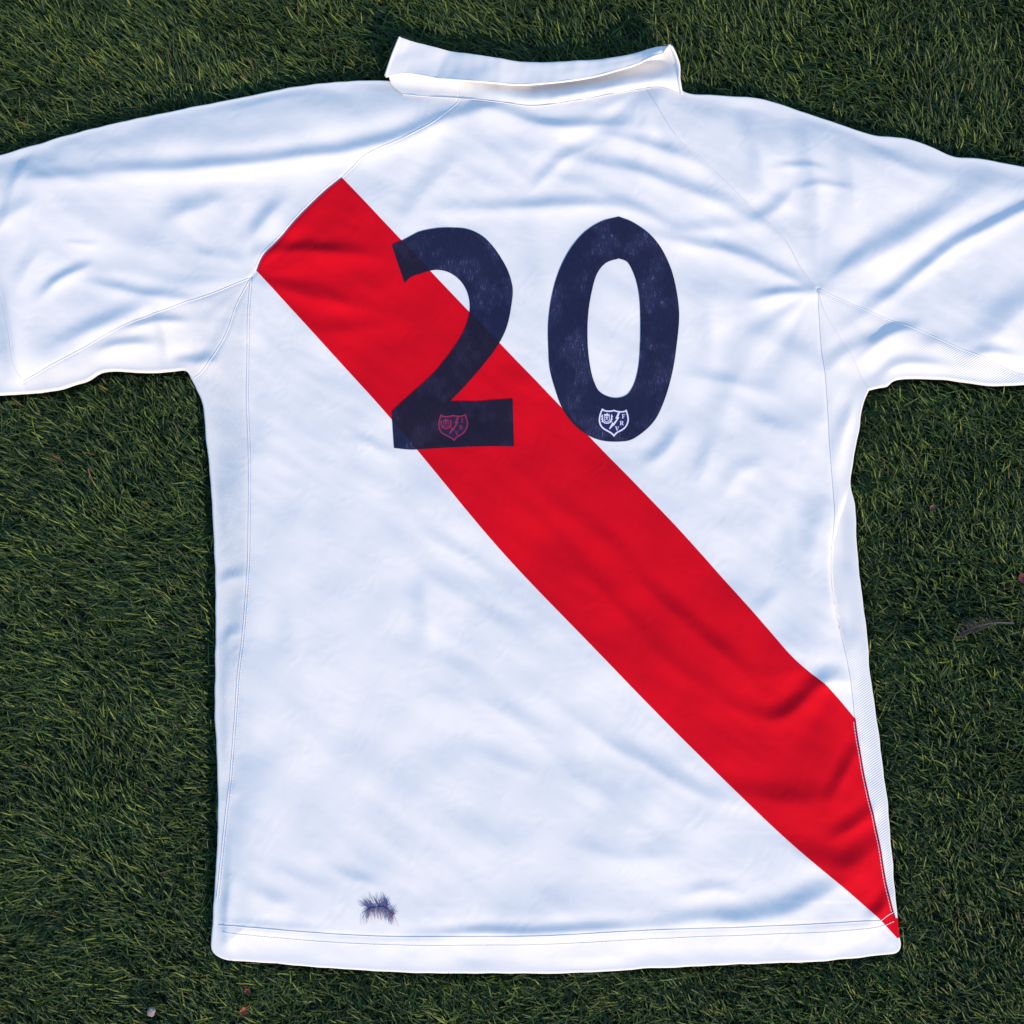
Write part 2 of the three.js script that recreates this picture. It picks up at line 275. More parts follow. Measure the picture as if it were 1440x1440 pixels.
// ------------------------------------------------------------------ cloth meshes: a polygon cut out of the height raster
const CELL = 0.0021;
function clipCell(poly, x0, x1, z0, z1) {
  let p = poly;
  for (const [ax, sgn, lim] of [[0, 1, x0], [0, -1, x1], [1, 1, z0], [1, -1, z1]]) {
    const q = []; const n = p.length; if (!n) return p;
    for (let i = 0; i < n; i++) {
      const a = p[i], b = p[(i + 1) % n], da = (a[ax] - lim) * sgn, db = (b[ax] - lim) * sgn;
      if (da >= 0) q.push(a);
      if ((da >= 0) !== (db >= 0)) { const t = da / (da - db); q.push([lerp(a[0], b[0], t), lerp(a[1], b[1], t)]); }
    }
    p = q;
  }
  return p;
}
function sheet(poly, lift = 0, uvOf = (x, z) => [x, -z]) {
  const pos = [], nor = [], uv = [], idx = [], key = new Map();
  const put = (x, z) => { const n = nrm(x, z); pos.push(x + n[0] * lift, hgt(x, z) + n[1] * lift, z + n[2] * lift); nor.push(...n); uv.push(...uvOf(x, z)); return pos.length / 3 - 1; };
  const gridV = (i, j) => { const k = i * 4096 + j; let v = key.get(k); if (v === undefined) key.set(k, v = put(X0 + i * CELL, Z0 + j * CELL)); return v; };
  const edge = new Set();
  for (let i = 0; i < poly.length; i++) {
    const a = poly[i], b = poly[(i + 1) % poly.length], m = Math.max(1, Math.ceil(Math.hypot(b[0] - a[0], b[1] - a[1]) / (CELL / 24)));
    for (let k = 0; k <= m; k++) edge.add(Math.floor((lerp(a[0], b[0], k / m) - X0) / CELL) * 4096 + Math.floor((lerp(a[1], b[1], k / m) - Z0) / CELL));
  }
  const cols = new Map();
  for (const k of edge) {
    const i = Math.floor(k / 4096), j = k % 4096, x0 = X0 + i * CELL, z0 = Z0 + j * CELL;
    let q = cols.get(i); if (!q) { q = clipCell(poly, x0, x0 + CELL, -9, 9); cols.set(i, q); }
    const c = clipCell(q, -9, 9, z0, z0 + CELL); if (c.length < 3) continue;
    const v2 = []; for (const p of c) { const l = v2[v2.length - 1]; if (!l || Math.hypot(p[0] - l.x, p[1] - l.y) > 1e-7) v2.push(new THREE.Vector2(p[0], p[1])); }
    if (v2.length < 3) continue;
    const base = v2.map(p => put(p.x, p.y));
    for (const t of THREE.ShapeUtils.triangulateShape(v2, [])) {
      const [a, b, d] = t.map(q => v2[q]), cr = (b.x - a.x) * (d.y - a.y) - (b.y - a.y) * (d.x - a.x);
      if (Math.abs(cr) < 1e-13) continue;
      cr > 0 ? idx.push(base[t[0]], base[t[2]], base[t[1]]) : idx.push(base[t[0]], base[t[1]], base[t[2]]);
    }
  }
  let zmin = 9, zmax = -9; for (const p of poly) { zmin = Math.min(zmin, p[1]); zmax = Math.max(zmax, p[1]); }
  for (let j = Math.floor((zmin - Z0) / CELL); j <= (zmax - Z0) / CELL; j++) {
    const z = Z0 + (j + 0.5) * CELL, xs = [];
    for (let i = 0; i < poly.length; i++) { const a = poly[i], b = poly[(i + 1) % poly.length]; if ((a[1] > z) !== (b[1] > z)) xs.push(a[0] + (b[0] - a[0]) * (z - a[1]) / (b[1] - a[1])); }
    xs.sort((a, b) => a - b);
    for (let k = 0; k + 1 < xs.length; k += 2) for (let i = Math.ceil((xs[k] - X0) / CELL - 0.5); i + 0.5 <= (xs[k + 1] - X0) / CELL; i++) {
      if (edge.has(i * 4096 + j)) continue;
      const a = gridV(i, j), b = gridV(i + 1, j), c = gridV(i + 1, j + 1), d = gridV(i, j + 1);
      idx.push(a, d, b, b, d, c);
    }
  }
  return geo(pos, nor, uv, idx);
}
function geo(pos, nor, uv, idx) {
  const g = new THREE.BufferGeometry();
  g.setAttribute('position', new THREE.Float32BufferAttribute(pos, 3)); if (nor) g.setAttribute('normal', new THREE.Float32BufferAttribute(nor, 3));
  g.setAttribute('uv', new THREE.Float32BufferAttribute(uv, 2)); g.setIndex(idx); if (!nor) g.computeVertexNormals();
  return g;
}
function rim(k) {                                   // the folded edge of the garment, round and 2 x RIM thick
  const [a, b] = range[k], pos = [], nor = [], uv = [], idx = [], S = 8;
  for (let i = a; i <= b; i++) {
    const p = inner[i % N], n = outN[i % N], h = hgt(p[0], p[1]), q = nrm(p[0], p[1]);
    for (let j = 0; j <= S; j++) { const t = j / S * Math.PI, s = Math.sin(t), c = Math.cos(t); pos.push(p[0] + n[0] * RIM * s, h - RIM + RIM * c, p[1] + n[1] * RIM * s); const k = smooth(0, 1.1, t), m = [lerp(q[0], n[0] * s, k), lerp(q[1], c, k), lerp(q[2], n[1] * s, k)], ml = Math.hypot(...m); nor.push(m[0] / ml, m[1] / ml, m[2] / ml); uv.push(p[0] + n[0] * RIM * t, -(p[1] + n[1] * RIM * t)); }
  }
  for (let i = 0; i < b - a; i++) for (let j = 0; j < S; j++) { const q = i * (S + 1) + j; idx.push(q, q + S + 1, q + 1, q + 1, q + S + 1, q + S + 2); }
  return geo(pos, nor, uv, idx);
}

// ------------------------------------------------------------------ materials
function data(W, H, f, srgb) {
  const d = new Uint8Array(W * H * 4);
  for (let j = 0; j < H; j++) for (let i = 0; i < W; i++) { const c = f(i, j), o = (j * W + i) * 4; d[o] = c[0]; d[o + 1] = c[1]; d[o + 2] = c[2]; d[o + 3] = 255; }
  const t = new THREE.DataTexture(d, W, H); t.wrapS = t.wrapT = THREE.RepeatWrapping; t.magFilter = THREE.LinearFilter; t.minFilter = THREE.LinearMipmapLinearFilter; t.generateMipmaps = true;
  if (srgb) t.colorSpace = THREE.SRGBColorSpace; t.needsUpdate = true; return t;
}
const knit = data(128, 128, (i, j) => { const r = Math.sin(i / 128 * 6.2832 * 16) * 0.5 + Math.sin((j / 128 * 16 + (Math.floor(i / 8) % 2) * 0.5) * 6.2832) * 0.5; const v = 128 + 60 * r + 30 * (rnd() - 0.5); return [v, v, v]; });
knit.repeat.set(90, 90);                            // 16 wales in about 11 mm
const twill = data(64, 64, (i, j) => { const r = Math.sin(i / 64 * 6.2832 * 4); const b = Math.sin(j / 64 * 6.2832 * 8 + (r > 0 ? 1.5 : 0)); const v = 128 + 85 * Math.sign(r) * Math.pow(Math.abs(r), 0.6) + 26 * b; return [v, v, v]; });
const twillL = twill.clone(); twillL.repeat.set(135, 135); twillL.rotation = 0.62; twillL.needsUpdate = true;
const twillR = twill.clone(); twillR.repeat.set(135, 135); twillR.rotation = -0.62 - Math.PI / 2 + 1.2; twillR.needsUpdate = true;
const cloth = (rgb, extra = {}) => { const m = new THREE.MeshPhysicalMaterial({ roughness: 0.7, sheen: 0.1, sheenRoughness: 0.5, sheenColor: new THREE.Color(1, 1, 1), specularIntensity: 0.4, side: THREE.DoubleSide, bumpMap: knit, bumpScale: 0.00012, ...extra }); m.color.setRGB(...rgb); return m; };
const WHITE = [0.81, 0.81, 0.83];
const M = {
  white: cloth(WHITE), red: cloth([0.67, 0.0035, 0.015], { sheen: 0, specularIntensity: 0.1, roughness: 0.8 }),
  meshL: cloth(WHITE, { bumpMap: twillL, bumpScale: 0.0004 }), meshR: cloth(WHITE, { bumpMap: twillR, bumpScale: 0.00028 }),
  thread: cloth([0.72, 0.73, 0.80], { bumpMap: null }), threadW: cloth([0.85, 0.80, 0.84], { bumpMap: null }), plum: cloth([0.22, 0.02, 0.10], { bumpMap: null }),
};

// ------------------------------------------------------------------ the shirt
const shirt = new THREE.Group(); shirt.name = 'football_shirt'; scene.add(shirt);
shirt.userData = { label: 'white football shirt with red diagonal sash and navy number 20 laid flat on grass', category: 'shirt' };
function part(name, g, m, parent = shirt, label) { const o = new THREE.Mesh(g, m); o.name = name; o.castShadow = o.receiveShadow = true; if (label) o.userData.label = label; parent.add(o); return o; }
const cut = (poly, ...rs) => mergeGeometries([sheet(polys[poly]), ...rs.map(rim)]);
part('back_panel', cut('backTop', 'neck'), M.white); part('back_panel', cut('backLow', 'bodyL'), M.white);
const sash = part('sash', cut('sash', 'sashEnd'), M.red, shirt, 'red diagonal sash across the back');
part('hem', cut('hem', 'hem'), M.white);
part('sleeve', cut('sleeveL', 'sleeveTopL'), M.white); part('sleeve', cut('sleeveR', 'sleeveR'), M.white);
part('cuff', cut('cuff', 'cuff'), M.white);
part('underarm_gusset', cut('gussetL', 'gussetL'), M.meshL); part('underarm_gusset', cut('gussetR', 'gussetR'), M.meshR);
part('side_panel', cut('panelL', 'panelL'), M.meshL); part('side_panel', cut('panelR', 'panelR'), M.meshR);
{ // the front of the shirt, underneath
  const v = inner.map(p => new THREE.Vector2(p[0], p[1])), pos = [], uv = [], idx = [];
  inner.forEach(p => { pos.push(p[0], hgt(p[0], p[1]) - 2 * RIM, p[1]); uv.push(p[0], -p[1]); });
  for (const t of THREE.ShapeUtils.triangulateShape(v, [])) idx.push(t[0], t[1], t[2]);
  part('front_panel', geo(pos, null, uv, idx), M.white);
}
function thread(pl, r, lift, dash) {                 // a sewn line lying on the cloth
  const gs = [], up = p => new THREE.Vector3(p[0], hgt(p[0], p[1]) + lift, p[1]);
  if (!dash) return new THREE.TubeGeometry(new THREE.CatmullRomCurve3(pl.map(up)), pl.length * 2, r, 5);
  const c = new THREE.CatmullRomCurve3(pl.map(up)), L = c.getLength(), n = Math.floor(L / dash); c.arcLengthDivisions = n * 4;
  for (let i = 0; i < n; i++) { const a = c.getPointAt((i + 0.08) / n), b = c.getPointAt((i + 0.86) / n), m = a.clone().lerp(b, 0.5); m.y += r * 0.5; gs.push(new THREE.TubeGeometry(new THREE.QuadraticBezierCurve3(a, m, b), 2, r, 4)); }
  return mergeGeometries(gs);
}
const shift = (pl, d) => pl.map((p, i) => { const a = pl[Math.max(0, i - 1)], b = pl[Math.min(pl.length - 1, i + 1)], dx = b[0] - a[0], dz = b[1] - a[1], l = Math.hypot(dx, dz); return [p[0] - dz / l * d, p[1] + dx / l * d]; });
for (const k of ['cuffA', 'gussetL', 'raglanLa', 'underL', 'sideL', 'sideR', 'raglanR', 'gussetR', 'underR']) part('seam', thread(seam[k], 0.00045, 0.0001), M.thread);
part('seam', thread(seam.raglanLb, 0.0006, 0.0001), M.plum, shirt, 'dark plum seam along the end of the red sash'); part('seam', thread(seam.sashSide, 0.0005, 0.0001), M.plum, shirt, 'dark plum seam along the lower end of the red sash');
part('stitching', thread(shift(seam.raglanLb.slice(1, -1), 0.0022), 0.00032, 0.0001, 0.0028), M.threadW); part('stitching', thread(shift(seam.sashSide.slice(1, -2), 0.0018), 0.0003, 0.0001, 0.0028), M.threadW);
part('stitching', thread(shift(seam.sideL, -0.0022), 0.00028, 0.0001, 0.0028), M.threadW);
{
  const h1 = [...seam.hem, ...seamLine([[1240, 1295], [1250, 1288], [1259, 1284]], H2).slice(1)];
  const h2 = line([[312, 1312], [400, 1321], [480, 1327], [560, 1330], [640, 1331], [720, 1330], [800, 1327], [900, 1322], [1000, 1318], [1100, 1314], [1180, 1310], [1240, 1304], [1260, 1297]]);
  part('seam', thread(h1.slice(1), 0.0004, 0.0002), M.thread); part('stitching', thread(h2, 0.0003, 0.0001, 0.0028), M.threadW);
}

// collar: stand and flap as one cross-section, swept along the neck
{
  const U = [0, 0.08, 0.2, 0.35, 0.5, 0.65, 0.8, 0.92, 1];
  const crv = (pts, ys) => { const c = new THREE.CatmullRomCurve3(pts.map((p, i) => { const [x, z] = at(p, HS + ys[i]); return new THREE.Vector3(x, HS + ys[i], z); }), false, 'centripetal'); return u => { let i = 0; while (i < U.length - 2 && U[i + 1] < u) i++; return c.getPoint((i + (u - U[i]) / (U[i + 1] - U[i])) / (U.length - 1)); }; };
  const K = v => U.map(() => v);
  const Nk = crv([[566, 130], [600, 132], [655, 135], [708, 144], [760, 146], [812, 139], [870, 128], [925, 119], [960, 129]], K(0.002));
  const Md = crv([[550, 116], [588, 118], [646, 122], [704, 133], [759, 137], [812, 130], [871, 118], [929, 106], [956, 108]], [0.0004, 0.0002, 0.0004, 0.0014, 0.0024, 0.0030, 0.0032, 0.0040, 0.006]);
  const Mu = crv([[546, 94], [580, 96], [637, 104], [699, 112], [755, 113], [812, 105], [871, 92], [926, 80], [955, 86]], [0.0040, 0.0042, 0.0038, -0.0010, -0.0050, -0.0066, -0.0066, -0.004, 0.008]);
  const Tp = crv([[562, 52], [585, 58], [640, 71], [700, 83], [755, 87], [812, 85], [870, 79], [915, 66], [943, 62]], [0.006, 0.005, 0.0035, 0.0025, 0.0025, 0.003, 0.004, 0.009, 0.015]);
  const Fm = crv([[552, 76], [578, 77], [630, 88], [696, 99], [753, 101], [812, 97], [870, 87], [914, 73], [938, 66]], [0.0068, 0.0058, 0.0045, 0.0034, 0.0034, 0.004, 0.006, 0.012, 0.018]);
  const Le = crv([[542, 106], [570, 101], [620, 108], [691, 117], [750, 117], [812, 111], [870, 97], [912, 80], [934, 72]], [0.0060, 0.0072, 0.0072, 0.0058, 0.0046, 0.0046, 0.0066, 0.0115, 0.0165]);
  const nu = 120, nv = 14;
  const build = (fnS) => { const pos = [], uv = [], idx = []; for (let i = 0; i <= nu; i++) { const c = fnS(i / nu); for (let j = 0; j <= nv; j++) { const p = c.getPoint(j / nv), w = 0.0009 * noise(p.x * 40, p.z * 55, 21) + 0.0005 * noise(p.x * 110, p.z * 60, 3); pos.push(p.x, p.y + w, p.z); uv.push(p.x, -p.z); } }
    for (let i = 0; i < nu; i++) for (let j = 0; j < nv; j++) { const q = i * (nv + 1) + j; idx.push(q, q + nv + 1, q + 1, q + 1, q + nv + 1, q + nv + 2); } return geo(pos, null, uv, idx); };
  const section = u => { const n = Nk(u), md = Md(u), mu = Mu(u), tp = Tp(u), fm = Fm(u), le = Le(u); n.y = hgt(n.x, n.z) + 0.0006; const dy = n.y - HS - 0.0006; for (const p of [md, mu]) p.y += dy; for (const p of [tp, fm, le]) p.y += dy + 0.002; return new THREE.CatmullRomCurve3([n, md, mu, tp.clone(), fm, le], false, 'centripetal'); };
  const partOf = (a, b) => u => { const s = section(u); return { getPoint: t => s.getPoint(lerp(a, b, t)) }; };
  const endEdge = []; for (let i = 0; i <= 12; i++) endEdge.push(section(1).getPoint(0.58 * i / 12));
  part('collar_stand', mergeGeometries([build(partOf(0, 0.6)), new THREE.TubeGeometry(new THREE.CatmullRomCurve3(endEdge), 30, 0.0014, 8)]), M.white);
  const flapG = build(partOf(0.6, 1));
  const edge = [];
  for (let i = 0; i <= 80; i++) { const p = section(i / 80).getPoint(1); p.y -= 0.001; edge.push(p); }
  const sideEdge = u => { const q = []; for (let i = 0; i <= 10; i++) { q.push(section(u).getPoint(lerp(0.6, 1, i / 10))); } return q; };
  const tubes = [edge, sideEdge(0), sideEdge(1)].map(e => new THREE.TubeGeometry(new THREE.CatmullRomCurve3(e), e.length * 2, 0.0012, 8));
  part('collar_flap', mergeGeometries([flapG, ...tubes]), M.white);
  const nk = []; for (let i = 0; i <= 60; i++) { const p = section(i / 60).getPoint(0.0); nk.push([p.x, p.z]); }
  part('seam', thread(nk, 0.00055, 0.0009), M.thread);
  shirt.userData.collarRing = undefined; delete shirt.userData.collarRing;
  var collarRing = [[541, 113], [542, 100], [552, 72], [562, 52], [604, 63], [656, 75], [708, 84], [760, 87], [812, 85], [865, 80], [899, 73], [920, 65], [941, 61], [953, 75], [956, 90], [953, 118], [950, 140], [560, 140]].map(p => at(p, HS + 0.01));
}

// digits: worn navy heat-pressed print
const two = [[551, 345], [568, 337], [590, 326], [613, 321], [635, 319.5], [657, 322], [677, 331], [692, 345], [705, 363], [715, 382], [721, 405], [719, 430], [712, 462], [699, 488], [680, 513], [657, 540], [633, 565], [680, 564], [721, 561], [722, 595], [723, 628], [648, 629], [600, 631], [577, 632], [554, 630], [552, 600], [551, 579], [577, 555], [609, 526], [635, 494], [651, 468], [659, 446], [660.5, 427], [656, 408], [645, 392], [629, 382], [612, 379.5], [593, 384], [577, 390], [569, 398]];
const zeroO = [[870, 306], [846, 312], [823, 326], [804, 347], [788, 376], [777, 411], [771, 452], [771, 488], [773, 518], [780, 545], [791, 574], [807, 596], [827, 611], [846, 618], [871, 620], [887, 618], [906, 606], [922, 589], [935, 561], [945, 526], [951, 488], [955, 443], [951, 408], [943, 376], [929, 349], [910, 328], [888, 313], [870, 306]];
const zeroI = [[870, 365], [852, 371], [840, 385], [832, 411], [827, 443], [826, 478], [829, 510], [835, 535], [843, 550], [855, 557], [868, 559], [881, 555], [890, 543], [897, 519], [900, 484], [900, 446], [897, 408], [890, 384], [881, 369], [870, 365]];
function navy(poly) {
  const xs = poly.map(p => p[0]), zs = poly.map(p => p[1]), x0 = Math.min(...xs), x1 = Math.max(...xs), z0 = Math.min(...zs), z1 = Math.max(...zs), W = 384, H = 640;
  const t = data(W, H, (i, j) => {
    const x = lerp(x0, x1, i / W), z = lerp(z1, z0, j / H), red = inside(polys.sash, x, z);
    const patch = smooth(-0.15, 0.55, noise(x * 45, z * 38, 3) + 0.5 * noise(x * 130, z * 90, 5)), thr = noise(x * 1900, z * 260, 8);
    const streak = Math.pow(Math.max(0, noise(x * 1500, z * 120, 6) + 0.45 * noise(x * 700, z * 500, 16)), 2.0) * 190 * (0.25 + patch);
    const fleck = rnd() < 0.012 + 0.03 * patch ? 30 * rnd() : 0, v = 7 * thr + 9 * patch + (red ? streak * 0.15 + fleck * 0.2 : streak * 0.5 + fleck * 0.8) + 5 * (rnd() - 0.5);
    const b = red ? [29, 23, 46] : [28, 32, 63];
    return [b[0] + v, b[1] + v, b[2] + v * 1.15].map(q => Math.max(0, Math.min(255, q)));
  }, true);
  return [t, (x, z) => [(x - x0) / (x1 - x0), (z1 - z) / (z1 - z0)]];
}
function crestMap(ink, ground) {                     // shield, castle arms, bolt and three letters
  const c = document.createElement('canvas'); c.width = 256; c.height = 240; const g = c.getContext('2d');
  g.fillStyle = ground; g.fillRect(0, 0, 256, 240); g.strokeStyle = g.fillStyle = ink; g.lineJoin = 'miter';
  const X = v => (v - 270) * 256 / 830, Y = v => (v - 215) * 240 / 780;
  const pathTo = (pts, close) => { g.beginPath(); pts.forEach((p, i) => i ? g.lineTo(X(p[0]), Y(p[1])) : g.moveTo(X(p[0]), Y(p[1]))); if (close) g.closePath(); };
  g.lineWidth = 12; g.beginPath(); g.moveTo(X(390), Y(262)); g.bezierCurveTo(X(450), Y(330), X(600), Y(320), X(690), Y(292)); g.bezierCurveTo(X(770), Y(325), X(930), Y(345), X(1000), Y(285));
  g.bezierCurveTo(X(1040), Y(400), X(1062), Y(480), X(1050), Y(560)); g.bezierCurveTo(X(1030), Y(700), X(950), Y(780), X(830), Y(830)); g.bezierCurveTo(X(770), Y(860), X(730), Y(900), X(695), Y(945));
  g.bezierCurveTo(X(650), Y(890), X(600), Y(860), X(520), Y(815)); g.bezierCurveTo(X(400), Y(760), X(330), Y(690), X(318), Y(560)); g.bezierCurveTo(X(310), Y(470), X(340), Y(370), X(390), Y(262)); g.closePath(); g.stroke();
  pathTo([[800, 325], [850, 325], [795, 465], [830, 468], [690, 690], [665, 690], [600, 775], [565, 770], [650, 600], [680, 620], [765, 505], [722, 500]], true); g.fill();
  g.font = 'bold 46px serif'; g.textAlign = 'center'; g.textBaseline = 'middle';
  g.fillText('F', X(932), Y(440)); g.fillText('R', X(888), Y(620)); g.fillText('V', X(772), Y(760));
  g.lineWidth = 5; pathTo([[440, 430], [575, 430], [575, 560], [508, 590], [440, 560]], true); g.stroke();
  g.lineWidth = 4; pathTo([[460, 460], [550, 550]]); g.stroke(); pathTo([[550, 460], [460, 550]]); g.stroke(); g.fillRect(X(485), Y(450), 12, 9);
  pathTo([[430, 380], [470, 395], [510, 360], [545, 395], [580, 380], [570, 420], [440, 420]], true); g.fill();
  g.lineWidth = 9; for (const s of [-1, 1]) { g.beginPath(); g.moveTo(X(508 + s * 118), Y(400)); g.quadraticCurveTo(X(508 + s * 130), Y(480), X(508 + s * 105), Y(560)); g.quadraticCurveTo(X(508 + s * 85), Y(620), X(508), Y(625)); g.stroke();
    for (const [dx, y] of [[132, 450], [128, 520], [118, 580]]) { g.beginPath(); g.arc(X(508 + s * dx), Y(y), 6, 0, 7); g.fill(); } }
  const t = new THREE.CanvasTexture(c); t.colorSpace = THREE.SRGBColorSpace; return t;
}
const shieldPts = [[0.12, 0.03], [0.32, 0.10], [0.51, 0.055], [0.72, 0.11], [0.90, 0.04], [0.98, 0.33], [0.95, 0.55], [0.82, 0.74], [0.62, 0.86], [0.51, 0.985], [0.38, 0.87], [0.16, 0.73], [0.04, 0.54], [0.02, 0.33]];
function digit(pts, label, crestBox, turn, ink, ground) {
  const poly = [].concat(...pts.map(l => l.length ? l : [])), [map, uvOf] = navy(poly);
  const d = part('number', sheet(poly, 0.0004, uvOf), cloth([1, 1, 1], { map, roughness: 0.55, sheen: 0, specularIntensity: 0.35, bumpScale: 0.00006 }), shirt, label);
  const [cx, cy, w, h] = crestBox, ct = Math.cos(turn), st = Math.sin(turn);
  const cw = at([cx, cy]), ww = w * PX, hh = h * PX;
  const ring = shieldPts.map(([u, v]) => { const a = (u - 0.5) * ww, b = (v - 0.5) * hh; return [cw[0] + a * ct - b * st, cw[1] + a * st + b * ct]; });
  const uvC = (x, z) => { const a = x - cw[0], b = z - cw[1]; return [(a * ct + b * st) / ww + 0.5, 0.5 - (-a * st + b * ct) / hh]; };
  part('crest', sheet(ring, 0.0007, uvC), cloth([1, 1, 1], { map: crestMap(ink, ground), sheen: 0, specularIntensity: 0.35, bumpMap: null }), d, label.includes('digit 2') ? 'red shield crest printed at the foot of the 2' : 'white shield crest printed at the foot of the 0');
}
const cuts = (pts, at_) => { const q = [...pts, pts[0]].map(p => at(p)), o = []; for (let i = 0; i + 1 < at_.length; i++) o.push(...spline(q.slice(at_[i], at_[i + 1] + 1), 0.0015).slice(0, -1)); return o; };
const two_ = cuts(two, [0, 16, 18, 20, 24, 26, 39, two.length]), zo_ = spline(zeroO.map(p => at(p)), 0.002), zi_ = spline(zeroI.map(p => at(p)), 0.002);
digit([two_], 'navy digit 2 printed over the sash', [637.5, 601.5, 46, 42.5], -0.05, '#8e2a4c', '#272042');
digit([zo_, rev(zi_)], 'navy digit 0 with worn print', [863.3, 593.6, 46, 43], 0.02, '#dfe0f4', '#22285a');

// ------------------------------------------------------------------ turf
const ground = new THREE.Mesh(new THREE.PlaneGeometry(8, 8), new THREE.MeshStandardMaterial({ roughness: 1 })); ground.name = 'ground'; ground.rotation.x = -Math.PI / 2; ground.receiveShadow = true;
ground.material.color.setRGB(0.018, 0.028, 0.015); ground.userData = { kind: 'structure', label: 'dark backing of the artificial turf under the green blades', category: 'ground' }; scene.add(ground);
function bladeGeo(bend, w) {                         // unit length, folded along the middle, bending towards +x
  const S = 5, pos = [], uv = [], idx = [];
  for (let i = 0; i <= S; i++) {
    const t = i / S, a = bend * t * t, y = t * (1 - 0.28 * bend * t), x = a * 0.62, ww = w * (1 - 0.25 * t) * (i === S ? 0.35 : 1);
    pos.push(x, y, -ww, x + w * 0.35, y, 0, x, y, ww); uv.push(0, t, 0.5, t, 1, t);
  }
  for (let i = 0; i < S; i++) for (let k = 0; k < 2; k++) { const q = i * 3 + k; idx.push(q, q + 1, q + 3, q + 1, q + 4, q + 3); }
  return geo(pos, null, uv, idx);
}
